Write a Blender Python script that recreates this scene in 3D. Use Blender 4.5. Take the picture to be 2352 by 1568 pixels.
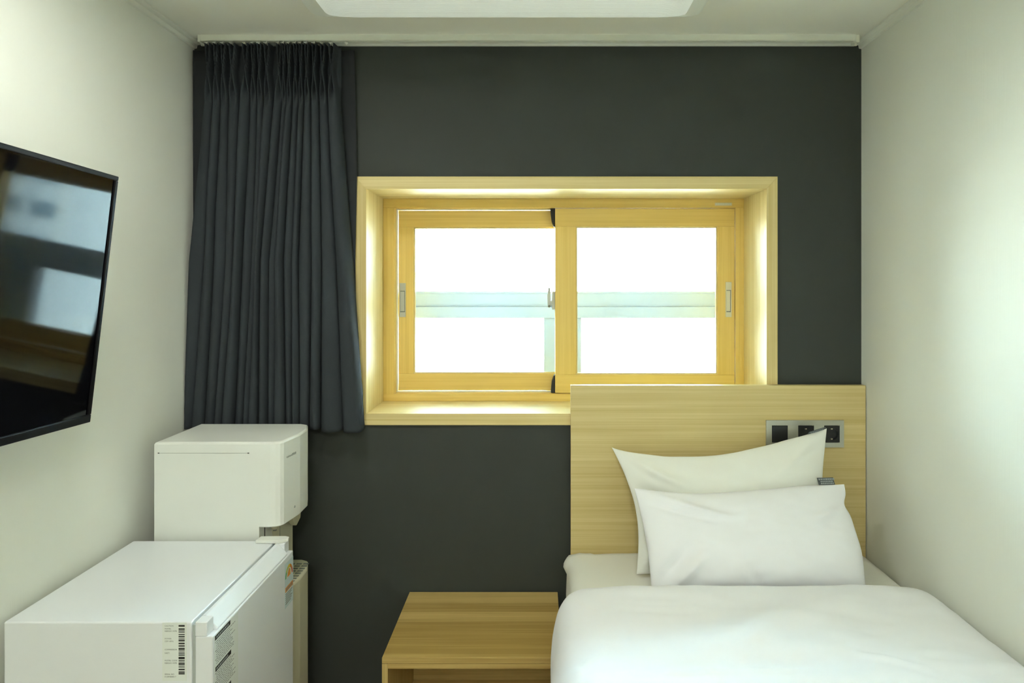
import bpy, bmesh, math, random
from mathutils import Vector, Matrix, noise
random.seed(7)
for o in list(bpy.data.objects): bpy.data.objects.remove(o)
C = bpy.context.scene

# ---------------------------------------------------------------- camera, sky, exposure
cam_d = bpy.data.cameras.new('camera'); cam = bpy.data.objects.new('camera', cam_d); C.collection.objects.link(cam)
cam.location = (0, 0, 1.49); cam.rotation_euler = (math.pi/2, 0, 0)
cam_d.sensor_width = 36; cam_d.lens = 1420/2352*36
cam_d.shift_x = -(1235-1176)/2352; cam_d.shift_y = -(784-660)/2352
cam_d.clip_start = 0.02; cam_d.clip_end = 500
C.camera = cam
C.view_settings.view_transform = 'Standard'; C.view_settings.look = 'None'
C.view_settings.exposure = 2.9; C.view_settings.gamma = 1.0; C.view_settings.use_curve_mapping = False
SKY = 6.9
LAMP = 0.032
REAR_FILL = 8.5  # strength of the added fill light behind the camera
DOWN = 9.5
w = bpy.data.worlds.new('sky'); C.world = w; w.use_nodes = True
nt = w.node_tree; nt.nodes.clear()
tc = nt.nodes.new('ShaderNodeTexCoord'); sp = nt.nodes.new('ShaderNodeSeparateXYZ'); mr = nt.nodes.new('ShaderNodeMapRange')
mr.inputs[1].default_value = -1; mr.inputs[2].default_value = 1
cr = nt.nodes.new('ShaderNodeValToRGB'); bg = nt.nodes.new('ShaderNodeBackground'); wo = nt.nodes.new('ShaderNodeOutputWorld')
e = cr.color_ramp.elements
e[0].position = 0.30; e[0].color = (0.80, 0.84, 0.80, 1); e[1].position = 0.5; e[1].color = (0.80, 0.90, 0.93, 1)
x = e.new(0.56); x.color = (0.68, 0.88, 0.95, 1)
x = e.new(0.8); x.color = (0.46, 0.74, 0.92, 1)
bg.inputs['Strength'].default_value = SKY
nt.links.new(tc.outputs['Generated'], sp.inputs[0]); nt.links.new(sp.outputs[2], mr.inputs[0])
nt.links.new(mr.outputs[0], cr.inputs[0]); nt.links.new(cr.outputs[0], bg.inputs[0]); nt.links.new(bg.outputs[0], wo.inputs[0])

EZ = 1.49; F = 1420.0
def P(px, py, Y):                       # photograph position at a depth -> world point (measuring aid)
    return Vector(((px-1235)*Y/F, Y, EZ-(py-660)*Y/F))

# ---------------------------------------------------------------- materials
MATS = {}
def mat(name, col, rough=0.5, metal=0.0, spec=0.5, bump=0.0, bscale=200.0, emis=None, estr=0.0, coat=0.0, stretch=(1, 1, 1), vary=0.0, sheen=0.0):
    m = bpy.data.materials.new(name); m.use_nodes = True; MATS[name] = m
    n = m.node_tree.nodes; l = m.node_tree.links; b = n['Principled BSDF']
    b.inputs['Base Color'].default_value = (*col, 1); b.inputs['Roughness'].default_value = rough
    b.inputs['Metallic'].default_value = metal; b.inputs['Specular IOR Level'].default_value = spec
    b.inputs['Coat Weight'].default_value = coat; b.inputs['Sheen Weight'].default_value = sheen
    if emis: b.inputs['Emission Color'].default_value = (*emis, 1); b.inputs['Emission Strength'].default_value = estr
    t = n.new('ShaderNodeTexCoord'); mp = n.new('ShaderNodeMapping'); mp.inputs['Scale'].default_value = stretch
    l.new(t.outputs['Object'], mp.inputs[0])
    ns = n.new('ShaderNodeTexNoise'); ns.inputs['Scale'].default_value = bscale; ns.inputs['Detail'].default_value = 3
    l.new(mp.outputs[0], ns.inputs['Vector'])
    if vary > 0:
        mx = n.new('ShaderNodeMix'); mx.data_type = 'RGBA'
        mx.inputs[6].default_value = (*[c*(1-vary) for c in col], 1); mx.inputs[7].default_value = (*[min(1, c*(1+vary)) for c in col], 1)
        l.new(ns.outputs[0], mx.inputs[0]); l.new(mx.outputs[2], b.inputs['Base Color'])
    if bump > 0:
        bp = n.new('ShaderNodeBump'); bp.inputs['Strength'].default_value = bump; bp.inputs['Distance'].default_value = 0.001
        l.new(ns.outputs[0], bp.inputs['Height']); l.new(bp.outputs[0], b.inputs['Normal'])
    return m

def wood(name, c1, c2, axis, rough=0.45, across=60.0, planks=0.0, plank_axis=1):
    """fine straight grain running along `axis`; optional plank-to-plank tone steps"""
    m = bpy.data.materials.new(name); m.use_nodes = True; MATS[name] = m
    n = m.node_tree.nodes; l = m.node_tree.links; b = n['Principled BSDF']
    b.inputs['Roughness'].default_value = rough; b.inputs['Specular IOR Level'].default_value = 0.35
    t = n.new('ShaderNodeTexCoord')
    def nz(sa, sc, det):
        mp = n.new('ShaderNodeMapping'); s = [sc, sc, sc]; s[axis] = sa; mp.inputs['Scale'].default_value = s
        l.new(t.outputs['Object'], mp.inputs[0])
        q = n.new('ShaderNodeTexNoise'); q.inputs['Scale'].default_value = 1.0; q.inputs['Detail'].default_value = det; q.inputs['Distortion'].default_value = 0.25
        l.new(mp.outputs[0], q.inputs['Vector']); return q
    a = nz(2.2, across*4, 4); c = nz(0.8, across*0.7, 2)
    ad = n.new('ShaderNodeMath'); ad.operation = 'MULTIPLY_ADD'; ad.inputs[1].default_value = 0.5
    hf = n.new('ShaderNodeMath'); hf.operation = 'MULTIPLY'; hf.inputs[1].default_value = 0.5
    l.new(c.outputs[0], hf.inputs[0]); l.new(a.outputs[0], ad.inputs[0]); l.new(hf.outputs[0], ad.inputs[2])
    src = ad.outputs[0]
    if planks > 0:
        sx = n.new('ShaderNodeSeparateXYZ'); l.new(t.outputs['Object'], sx.inputs[0])
        dv = n.new('ShaderNodeMath'); dv.operation = 'DIVIDE'; dv.inputs[1].default_value = planks; l.new(sx.outputs[plank_axis], dv.inputs[0])
        fl = n.new('ShaderNodeMath'); fl.operation = 'FLOOR'; l.new(dv.outputs[0], fl.inputs[0])
        wn = n.new('ShaderNodeTexWhiteNoise'); wn.noise_dimensions = '1D'; l.new(fl.outputs[0], wn.inputs['W'])
        m2 = n.new('ShaderNodeMath'); m2.operation = 'MULTIPLY_ADD'; m2.inputs[1].default_value = 0.34; m2.inputs[2].default_value = -0.17
        l.new(wn.outputs[0], m2.inputs[0])
        a2 = n.new('ShaderNodeMath'); a2.operation = 'ADD'; l.new(src, a2.inputs[0]); l.new(m2.outputs[0], a2.inputs[1]); src = a2.outputs[0]
    r = n.new('ShaderNodeValToRGB'); el = r.color_ramp.elements
    el[0].position = 0.34; el[0].color = (*c1, 1); el[1].position = 0.66; el[1].color = (*c2, 1)
    l.new(src, r.inputs[0]); l.new(r.outputs[0], b.inputs['Base Color'])
    bp = n.new('ShaderNodeBump'); bp.inputs['Strength'].default_value = 0.12; bp.inputs['Distance'].default_value = 0.0006
    l.new(a.outputs[0], bp.inputs['Height']); l.new(bp.outputs[0], b.inputs['Normal'])
    return m

def glass(name, tint, refl=1.0):
    m = bpy.data.materials.new(name); m.use_nodes = True; MATS[name] = m
    n = m.node_tree.nodes; l = m.node_tree.links; n.clear()
    o = n.new('ShaderNodeOutputMaterial'); tr = n.new('ShaderNodeBsdfTransparent'); gl = n.new('ShaderNodeBsdfGlossy')
    tr.inputs[0].default_value = (*tint, 1); gl.inputs['Roughness'].default_value = 0.01
    fr = n.new('ShaderNodeFresnel'); fr.inputs[0].default_value = 1.5; mx = n.new('ShaderNodeMixShader')
    l.new(fr.outputs[0], mx.inputs[0]); l.new(tr.outputs[0], mx.inputs[1]); l.new(gl.outputs[0], mx.inputs[2]); l.new(mx.outputs[0], o.inputs[0])
    return m

WALL = (0.80, 0.82, 0.745)
mat('wall_paper_white', WALL, 0.75, bump=0.25, bscale=6, stretch=(60, 60, 1.2), spec=0.25)
mat('ceiling_paper', (0.88, 0.89, 0.80), 0.85, bump=0.08, bscale=350, spec=0.2)
mat('wall_paper_charcoal', (0.045, 0.052, 0.046), 0.62, bump=0.3, bscale=700, spec=0.3, vary=0.05)
mat('moulding_white', (0.80, 0.82, 0.74), 0.45)
mat('floor_laminate', (0.30, 0.21, 0.12), 0.4, bump=0.1, bscale=40, stretch=(1, 12, 1), vary=0.25)
LIGHTW1, LIGHTW2 = (0.66, 0.51, 0.20), (0.80, 0.66, 0.33)
wood('pale_wood_x', LIGHTW1, LIGHTW2, 0); wood('pale_wood_z', LIGHTW1, LIGHTW2, 2); wood('pale_wood_y', LIGHTW1, LIGHTW2, 1)
FW1, FW2 = (0.74, 0.52, 0.14), (0.86, 0.64, 0.21)
wood('frame_wood_x', FW1, FW2, 0); wood('frame_wood_z', FW1, FW2, 2)
wood('headboard_wood', (0.58, 0.45, 0.18), (0.74, 0.61, 0.30), 0, across=120)
wood('table_wood', (0.40, 0.27, 0.075), (0.62, 0.45, 0.17), 0, across=45, planks=0.062, plank_axis=1)
wood('table_wood_z', (0.46, 0.33, 0.10), (0.60, 0.45, 0.18), 2, across=45)
mat('curtain_cloth', (0.043, 0.051, 0.058), 0.9, bump=0.5, bscale=900, spec=0.1, vary=0.18)
mat('curtain_lining', (0.036, 0.040, 0.044), 0.9, bump=0.4, bscale=900, spec=0.15)
mat('clear_hook', (0.75, 0.77, 0.70), 0.3)
mat('white_enamel', (0.78, 0.81, 0.83), 0.30, spec=0.45)
mat('white_side', (0.80, 0.84, 0.87), 0.6, bump=0.05, bscale=600)
mat('white_plastic', (0.79, 0.81, 0.76), 0.38)
mat('ivory_plastic', (0.62, 0.60, 0.44), 0.5)
mat('seam_grey', (0.22, 0.24, 0.21), 0.7)
mat('seal_dark', (0.03, 0.033, 0.03), 0.7)
mat('gasket_grey', (0.42, 0.46, 0.44), 0.7)
mat('print_black', (0.015, 0.017, 0.016), 0.6)
mat('print_grey', (0.22, 0.24, 0.22), 0.6)
mat('sticker_paper', (0.75, 0.79, 0.75), 0.5)
mat('sticker_blue', (0.58, 0.70, 0.72), 0.4)
mat('sticker_green', (0.10, 0.42, 0.12), 0.4); mat('sticker_lime', (0.50, 0.62, 0.10), 0.4)
mat('sticker_yellow', (0.85, 0.65, 0.05), 0.4); mat('sticker_orange', (0.72, 0.28, 0.03), 0.4); mat('sticker_red', (0.65, 0.07, 0.03), 0.4)
mat('cotton_white', (0.87, 0.88, 0.91), 0.85, bump=0.15, bscale=1200, spec=0.15, sheen=0.15)
mat('cotton_warm', (0.85, 0.86, 0.80), 0.85, bump=0.15, bscale=1200, spec=0.15, sheen=0.15)
mat('tag_grey', (0.085, 0.10, 0.105), 0.8); mat('tag_print', (0.36, 0.40, 0.40), 0.7)
mat('bezel_black', (0.003, 0.003, 0.004), 0.4, spec=0.15)
mat('screen_black', (0.002, 0.002, 0.003), 0.05, spec=0.20)
mat('brushed_steel', (0.52, 0.53, 0.47), 0.38, metal=0.75, bump=0.15, bscale=10, stretch=(4, 100, 400))
mat('socket_black', (0.012, 0.014, 0.016), 0.35)
mat('pin_metal', (0.75, 0.72, 0.6), 0.3, metal=1.0)
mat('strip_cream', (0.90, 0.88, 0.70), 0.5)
mat('hardware_cream', (0.72, 0.70, 0.56), 0.4); mat('hardware_grey', (0.50, 0.52, 0.47), 0.4)
mat('outer_frame_white', (0.25, 0.285, 0.31), 0.5, spec=0.2)
mat('mattress_fabric', (0.7, 0.7, 0.66), 0.9)
mat('diffuser_white', (0.84, 0.88, 0.84), 0.35, emis=(0.93, 1.0, 0.90), estr=LAMP)
mat('lamp_housing', (0.80, 0.83, 0.76), 0.4)
mat('downlight_glow', (0.9, 0.9, 0.88), 0.4, emis=(1.0, 0.985, 0.93), estr=DOWN)
mat('rear_fill_glow', (0.9, 0.9, 0.88), 0.4, emis=(1.0, 0.97, 0.88), estr=REAR_FILL)
mat('building_wall', (0.45, 0.50, 0.52), 0.8, bump=0.1, bscale=2); mat('building_glass', (0.10, 0.16, 0.20), 0.2)
mat('rail_white', (0.78, 0.80, 0.70), 0.4)
mat('door_white', (0.72, 0.72, 0.64), 0.5)
glass('window_glass', (0.96, 0.98, 0.97))
# ribs on the lamp diffuser
def add_ribs(m):
    n = m.node_tree.nodes; l = m.node_tree.links; t = n.new('ShaderNodeTexCoord'); wv = n.new('ShaderNodeTexWave')
    wv.bands_direction = 'Y'; wv.inputs['Scale'].default_value = 42; l.new(t.outputs['Object'], wv.inputs['Vector'])
    bp = n.new('ShaderNodeBump'); bp.inputs['Strength'].default_value = 0.6; bp.inputs['Distance'].default_value = 0.002
    l.new(wv.outputs['Fac'], bp.inputs['Height']); l.new(bp.outputs[0], n['Principled BSDF'].inputs['Normal'])
add_ribs(MATS['diffuser_white'])

# ---------------------------------------------------------------- mesh helpers
class MB:
    def __init__(s): s.v = []; s.f = []; s.mi = []; s.mats = []; s.sm = []
    def _m(s, m):
        if m not in s.mats: s.mats.append(m)
        return s.mats.index(m)
    def add(s, vs, fs, m, smooth=False):
        b = len(s.v); s.v += [tuple(q) for q in vs]; k = s._m(m)
        for f in fs: s.f.append([b+i for i in f]); s.mi.append(k); s.sm.append(smooth)
        return s
    def box(s, x0, x1, y0, y1, z0, z1, m):
        vs = [(x, y, z) for x in (x0, x1) for y in (y0, y1) for z in (z0, z1)]
        return s.add(vs, [(0, 1, 3, 2), (4, 6, 7, 5), (0, 4, 5, 1), (2, 3, 7, 6), (0, 2, 6, 4), (1, 5, 7, 3)], m)
    def prism(s, poly, axis, a, b, m, smooth=False):
        n = len(poly); vs = []
        for h in (a, b):
            for (p, q) in poly:
                vs.append({0: (h, p, q), 1: (p, h, q), 2: (p, q, h)}[axis])
        fs = [tuple(range(n)), tuple(range(2*n-1, n-1, -1))]
        s.add(vs, fs, m, False); base = len(s.v)-2*n
        k = s._m(m)
        for i in range(n):
            j = (i+1) % n; s.f.append([base+i, base+n+i, base+n+j, base+j]); s.mi.append(k); s.sm.append(smooth)
        return s
    def tube(s, p0, p1, r, m, n=16, r1=None):
        p0 = Vector(p0); p1 = Vector(p1); d = (p1-p0).normalized(); u = d.orthogonal().normalized(); v = d.cross(u)
        r1 = r if r1 is None else r1; vs = []
        for (c, rr) in ((p0, r), (p1, r1)):
            for i in range(n):
                a = 2*math.pi*i/n; vs.append(c+u*math.cos(a)*rr+v*math.sin(a)*rr)
        s.add(vs, [tuple(range(n-1, -1, -1)), tuple(range(n, 2*n))], m)
        b = len(s.v)-2*n; k = s._m(m)
        for i in range(n):
            j = (i+1) % n; s.f.append([b+i, b+j, b+n+j, b+n+i]); s.mi.append(k); s.sm.append(True)
        return s
    def grid(s, rows, m, smooth=True, close=False):
        nr = len(rows); nc = len(rows[0]); vs = [p for r in rows for p in r]; fs = []
        for i in range(nr-1):
            for j in range(nc if close else nc-1):
                k = (j+1) % nc; fs.append((i*nc+j, i*nc+k, (i+1)*nc+k, (i+1)*nc+j))
        return s.add(vs, fs, m, smooth)
    def build(s, name, parent=None, bevel=0, seg=2, solid=0, sub=0, fix=True):
        me = bpy.data.meshes.new(name)
        off = Vector(parent['_o']) if parent is not None and '_o' in parent else Vector((0, 0, 0))
        me.from_pydata([tuple(Vector(p)-off) for p in s.v], [], s.f)
        for q in s.mats: me.materials.append(MATS[q])
        for p, k, smo in zip(me.polygons, s.mi, s.sm): p.material_index = k; p.use_smooth = smo
        if fix:
            bm = bmesh.new(); bm.from_mesh(me); bmesh.ops.recalc_face_normals(bm, faces=bm.faces); bm.to_mesh(me); bm.free()
        o = bpy.data.objects.new(name, me); C.collection.objects.link(o)
        if parent is not None:
            o.parent = parent; o['_o'] = tuple(off)
        if solid: q = o.modifiers.new('solid', 'SOLIDIFY'); q.thickness = solid; q.offset = 0
        if bevel:
            q = o.modifiers.new('bevel', 'BEVEL'); q.width = bevel; q.segments = seg; q.limit_method = 'ANGLE'; q.angle_limit = 0.6
            q.harden_normals = False
        if sub: q = o.modifiers.new('sub', 'SUBSURF'); q.levels = sub; q.render_levels = sub
        return o
def thing(name, loc, label=None, cat=None, kind=None, group=None):
    o = bpy.data.objects.new(name, None); C.collection.objects.link(o); o.location = loc; o['_o'] = tuple(loc)
    o.empty_display_size = 0.05
    if label: o['label'] = label
    if cat: o['category'] = cat
    if kind: o['kind'] = kind
    if group: o['group'] = group
    return o
def tag(o, label, cat, group=None):
    o['label'] = label; o['category'] = cat
    if group: o['group'] = group
    return o
def struct(o, label, cat):
    o['kind'] = 'structure'; o['label'] = label; o['category'] = cat; return o
def text(name, s, size, loc, rot, m, parent, ext=0.0002, align='LEFT'):
    cu = bpy.data.curves.new(name, 'FONT'); cu.body = s; cu.size = size; cu.extrude = ext; cu.align_x = align
    t = bpy.data.objects.new(name, cu); C.collection.objects.link(t)
    bpy.context.view_layer.update()
    me = bpy.data.meshes.new_from_object(t); bpy.data.objects.remove(t)
    me.materials.clear(); me.materials.append(MATS[m])
    off = Vector(parent['_o'])
    me.transform(Matrix.Translation(Vector(loc)-off) @ rot.to_4x4())
    o = bpy.data.objects.new(name, me); C.collection.objects.link(o); o.parent = parent; o['_o'] = tuple(off)
    return o
def sm(a, b, x):
    t = max(0.0, min(1.0, (x-a)/(b-a))); return t*t*(3-2*t)
def lerp(a, b, t): return a+(b-a)*t
def interp(pts, t):
    if t <= pts[0][0]: return pts[0][1]
    for (a, va), (b, vb) in zip(pts, pts[1:]):
        if t <= b: return lerp(va, vb, (t-a)/(b-a))
    return pts[-1][1]

# ---------------------------------------------------------------- room shell
XL, XR, YB, YF, ZC = -1.277, 1.204, 2.30, -1.9, 2.40
RX0, RX1, RZ0, RZ1 = -0.635, 0.848, 1.023, 1.855     # window reveal
struct(MB().box(XL-0.2, XR+0.2, YF-0.2, YB+0.6, -0.12, 0, 'floor_laminate').build('floor'), 'brown laminate floor of the small room', 'floor')
struct(MB().box(XL-0.2, XR+0.2, YF-0.2, YB+0.6, ZC, ZC+0.12, 'ceiling_paper').build('ceiling'), 'pale papered ceiling', 'ceiling')
struct(MB().box(XL-0.12, XL, YF, YB, 0, ZC, 'wall_paper_white').build('wall_left'), 'off-white papered wall on the left behind the television', 'wall')
struct(MB().box(XR, XR+0.12, YF, YB, 0, ZC, 'wall_paper_white').build('wall_right'), 'off-white papered wall on the right beside the bed', 'wall')
struct(MB().box(XL-0.12, XR+0.12, YF-0.12, YF, 0, ZC, 'wall_paper_white').build('wall_front'), 'off-white wall behind the viewer', 'wall')
b = MB(); W0, W1 = XL-0.12, XR+0.12
g = 0.012
b.box(W0, RX0-g, YB, YB+0.55, 0, ZC, 'wall_paper_charcoal'); b.box(RX1+g, W1, YB, YB+0.55, 0, ZC, 'wall_paper_charcoal')
b.box(RX0-g, RX1+g, YB, YB+0.55, 0, RZ0-g, 'wall_paper_charcoal'); b.box(RX0-g, RX1+g, YB, YB+0.55, RZ1+g, ZC, 'wall_paper_charcoal')
struct(b.build('wall_back'), 'charcoal papered wall around the window', 'wall')
# entrance door on the wall behind the viewer
dr = thing('door_1', (0.3, YF, 0), 'plain off-white room door behind the viewer', 'door', 'structure')
MB().box(-0.12, 0.76, YF, YF+0.03, 0, 2.08, 'door_white').build('door_leaf', dr, bevel=0.003)
b = MB(); b.box(-0.18, -0.12, YF, YF+0.05, 0, 2.14, 'moulding_white'); b.box(0.76, 0.82, YF, YF+0.05, 0, 2.14, 'moulding_white'); b.box(-0.18, 0.82, YF, YF+0.05, 2.08, 2.14, 'moulding_white')
b.build('door_frame', dr, bevel=0.003)
b = MB(); b.tube((-0.06, YF+0.03, 1.0), (-0.06, YF+0.08, 1.0), 0.011, 'brushed_steel'); b.tube((-0.06, YF+0.075, 1.0), (0.06, YF+0.075, 1.0), 0.009, 'brushed_steel')
b.build('door_handle', dr)
# stepped cornice mouldings along ceiling
def cornice(name, pts, axis, a, c, label):
    struct(MB().prism(pts, axis, a, c, 'moulding_white').build(name, bevel=0.0012), label, 'moulding')
cornice('trim_1', [(XL, ZC), (XL+0.026, ZC), (XL+0.026, ZC-0.006), (XL+0.019, ZC-0.009), (XL+0.012, ZC-0.010), (XL+0.010, ZC-0.022), (XL, ZC-0.024)], 1, YF, YB, 'white stepped cornice along the top of the left wall')
cornice('trim_2', [(XR, ZC), (XR-0.026, ZC), (XR-0.026, ZC-0.006), (XR-0.019, ZC-0.009), (XR-0.012, ZC-0.010), (XR-0.010, ZC-0.022), (XR, ZC-0.024)], 1, YF, YB, 'white stepped cornice along the top of the right wall')
cornice('trim_3', [(YB, ZC), (YB-0.022, ZC), (YB-0.020, ZC-0.006), (YB-0.009, ZC-0.007), (YB-0.008, ZC-0.013), (YB, ZC-0.014)], 0, XL+0.027, XR-0.027, 'narrow white cornice along the top of the charcoal wall')

# ---------------------------------------------------------------- window
win = thing('window_1', (0.1, YB, RZ0), 'pale yellow wood sliding window in a deep reveal', 'window', 'structure')
cx0, cx1, cz0, cz1 = -0.677, 0.889, 0.980, 1.901
b = MB(); ya, yb = YB-0.010, YB+0.02
b.prism([(cx0, cz1), (cx1, cz1), (RX1, RZ1), (RX0, RZ1)], 1, ya, yb, 'pale_wood_x')
b.prism([(cx0, cz0), (cx1, cz0), (RX1, RZ0), (RX0, RZ0)], 1, ya, yb, 'pale_wood_x')
b.prism([(cx0, cz0), (cx0, cz1), (RX0, RZ1), (RX0, RZ0)], 1, ya, yb, 'pale_wood_z')
b.prism([(cx1, cz0), (cx1, cz1), (RX1, RZ1), (RX1, RZ0)], 1, ya, yb, 'pale_wood_z')
b.build('casing', win, bevel=0.0008)
b = MB(); y1 = 2.66
b.box(RX0-g, RX1+g, YB+0.02, y1, RZ1, RZ1+g, 'pale_wood_x'); b.box(RX0-g, RX1+g, YB+0.02, y1, RZ0-g, RZ0, 'pale_wood_x')
b.box(RX0-g, RX0, YB+0.02, y1, RZ0, RZ1, 'pale_wood_z'); b.box(RX1, RX1+g, YB+0.02, y1, RZ0, RZ1, 'pale_wood_z')
b.build('reveal_lining', win)
def framerect(b, x0, x1, z0, z1, ix0, ix1, iz0, iz1, ya, yb, mx='frame_wood_x', mz='frame_wood_z'):
    b.box(x0, x1, ya, yb, iz1, z1, mx); b.box(x0, x1, ya, yb, z0, iz0, mx)
    b.box(x0, ix0, ya, yb, iz0, iz1, mz); b.box(ix1, x1, ya, yb, iz0, iz1, mz); return b
fx0, fx1, fz0, fz1 = -0.590, 0.813, 1.053, 1.817
framerect(MB(), RX0, RX1, RZ0, RZ1, fx0, fx1, fz0, fz1, 2.540, 2.650).build('window_frame', win, bevel=0.0012)
# thin cream strip along the inner edge of the fixed frame
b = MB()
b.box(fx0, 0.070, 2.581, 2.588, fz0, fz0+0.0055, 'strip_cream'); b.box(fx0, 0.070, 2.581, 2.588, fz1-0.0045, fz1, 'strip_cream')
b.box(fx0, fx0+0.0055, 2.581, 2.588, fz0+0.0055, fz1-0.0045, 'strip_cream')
b.build('frame_edge_strip', win)
# left (rear) sash
ls = framerect(MB(), -0.5835, 0.150, 1.0590, 1.8120, -0.520, 0.095, 1.129, 1.7427, 2.590, 2.622).build('sash', win, bevel=0.0015)
b = MB(); bx = (-0.520, 0.095, 1.129, 1.7427)
framerect(b, bx[0], bx[1], bx[2], bx[3], bx[0]+0.006, bx[1]-0.006, bx[2]+0.006, bx[3]-0.006, 2.596, 2.606, 'pale_wood_x', 'pale_wood_z').build('glazing_bead', ls)
MB().box(-0.518, 0.093, 2.606, 2.610, 1.131, 1.741, 'window_glass').build('glass_pane', ls)
# right (front) sash
rs = framerect(MB(), 0.072, 0.811, 1.055, 1.8155, 0.158, 0.7415, 1.131, 1.7413, 2.546, 2.580).build('sash', win, bevel=0.0015)
bx = (0.158, 0.7415, 1.131, 1.7413)
framerect(MB(), bx[0], bx[1], bx[2], bx[3], bx[0]+0.006, bx[1]-0.006, bx[2]+0.006, bx[3]-0.006, 2.552, 2.562, 'pale_wood_x', 'pale_wood_z').build('glazing_bead', rs)
MB().box(0.160, 0.7395, 2.563, 2.567, 1.133, 1.7393, 'window_glass').build('glass_pane', rs)
def pull(parent, xc, zc, h, wd, yf, m):
    o = framerect(MB(), xc-wd/2, xc+wd/2, zc-h/2, zc+h/2, xc-wd/2+0.003, xc+wd/2-0.003, zc-h*0.36, zc+h*0.27, yf-0.004, yf, m, m).build('sash_handle', parent, bevel=0.0006)
    o['label'] = 'grey moulded pull' if m == 'hardware_grey' else 'cream moulded pull'
    b = MB(); b.box(xc-wd/2+0.003, xc+wd/2-0.003, yf-0.0008, yf-0.0002, zc-h*0.36, zc+h*0.27, 'seam_grey')
    b.box(xc-wd/2+0.004, xc+wd/2-0.0055, yf-0.003, yf-0.0008, zc-h*0.33, zc+h*0.25, m); b.build('handle_grip', parent)
pull(ls, -0.5655, 1.4375, 0.142, 0.026, 2.590, 'hardware_grey')
pull(rs, 0.7855, 1.4405, 0.144, 0.024, 2.546, 'hardware_cream')
b = MB(); b.prism([(0.0525, 1.8150), (0.0715, 1.8150), (0.0715, 1.740), (0.0660, 1.742), (0.0585, 1.765)], 1, 2.552, 2.588, 'seal_dark'); b.build('draught_pad', rs)
b = MB(); b.prism([(0.0550, 1.0560), (0.0715, 1.0560), (0.0715, 1.129), (0.068, 1.127), (0.0590, 1.100)], 1, 2.552, 2.588, 'seal_dark'); b.build('draught_pad', rs)
b = MB(); b.box(0.060, 0.0715, 2.556, 2.586, 1.398, 1.474, 'hardware_grey')
b.tube((0.052, 2.57, 1.425), (0.062, 2.57, 1.425), 0.012, 'hardware_grey'); b.prism([(0.042, 1.408), (0.050, 1.404), (0.054, 1.42), (0.052, 1.488), (0.044, 1.490), (0.040, 1.45)], 1, 2.563, 2.577, 'hardware_grey')
b.tube((0.048, 2.560, 1.412), (0.048, 2.580, 1.412), 0.005, 'seam_grey'); b.build('window_lock', rs, bevel=0.001)
b = MB(); b.box(0.728, 0.798, 2.5392, 2.5400, 1.826, 1.838, 'hardware_cream')
for i in range(9): b.box(0.733+i*0.007, 0.737+i*0.007, 2.5389, 2.5393, 1.8295, 1.8345, 'sticker_paper')
b.build('maker_sticker', win)
# outer window
ow = MB(); m_ = 'outer_frame_white'
framerect(ow, RX0-g, RX1+g, RZ0-g, RZ1+g, RX0+0.035, RX1-0.035, RZ0+0.035, RZ1-0.035, 2.74, 2.84, m_, m_)
ow.box(RX0, RX1, 2.742, 2.82, 1.354, 1.404, m_); ow.box(RX0, RX1, 2.752, 2.83, 1.404, 1.472, m_); ow.box(RX0, RX1, 2.750, 2.753, 1.462, 1.472, m_)
ow.box(0.028, 0.194, 2.75, 2.82, RZ0+0.03, 1.36, m_)
owo = ow.build('outer_window_frame', win, bevel=0.003)
owo['label'] = 'pale blue-white outer frame with transom'
b = MB(); b.box(RX0+0.035, RX1-0.035, 2.785, 2.789, 1.472, RZ1-0.035, 'window_glass'); b.build('glass_pane', owo)
b = MB(); b.box(RX0+0.035, 0.028, 2.785, 2.789, RZ0+0.035, 1.354, 'window_glass'); b.build('glass_pane', owo)
b = MB(); b.box(0.194, RX1-0.035, 2.785, 2.789, RZ0+0.035, 1.354, 'window_glass'); b.build('glass_pane', owo)
b = MB(); b.tube((-0.40, 2.735, 1.066), (-0.37, 2.735, 1.078), 0.006, m_); b.tube((-0.37, 2.735, 1.078), (-0.27, 2.735, 1.080), 0.006, m_); b.tube((-0.27, 2.735, 1.080), (-0.24, 2.735, 1.066), 0.006, m_); b.build('window_pull', owo)

# ---------------------------------------------------------------- apartment tower outside, mirrored in the television
bt = thing('apartment_tower', (62, 74, -20), 'distant pale grey apartment tower mirrored in the television screen', 'building')
b = MB(); b.box(52, 74, 70, 80, -20, 30, 'building_wall'); b.build('tower_block', bt)
for k in range(9):
    b = MB()
    for i in range(5): b.box(53.5+i*4.0, 56.3+i*4.0, 69.9, 70.02, -10+k*4.0, -8.2+k*4.0, 'building_glass')
    b.build('window_row', bt)

# ---------------------------------------------------------------- ceiling light
LX0, LX1, LY0, LY1 = -0.718, 0.517, 1.50, 1.981
lamp = thing('ceiling_light', ((LX0+LX1)/2, (LY0+LY1)/2, ZC), 'long white ceiling light with ribbed curved diffuser above the room', 'ceiling light')
b = MB(); z0, z1_ = ZC-0.045, ZC
def rr(x0, x1, y0, y1, r, z, n=6):
    pts = []
    for (cx, cy, a0) in ((x1-r, y1-r, 0), (x0+r, y1-r, 90), (x0+r, y0+r, 180), (x1-r, y0+r, 270)):
        for i in range(n+1):
            a = math.radians(a0+90*i/n); pts.append((cx+r*math.cos(a), cy+r*math.sin(a), z))
    return pts
rows = [rr(LX0-0.02, LX1+0.02, LY0-0.02, LY1+0.0, 0.02, ZC), rr(LX0, LX1, LY0, LY1, 0.03, ZC-0.040), rr(LX0+0.012, LX1-0.012, LY0+0.012, LY1-0.006, 0.03, ZC-0.046), rr(LX0+0.045, LX1-0.045, LY0+0.03, LY1-0.010, 0.02, ZC-0.040)]
b.grid(rows, 'lamp_housing', close=True); b.build('housing', lamp)
rows = []
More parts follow.
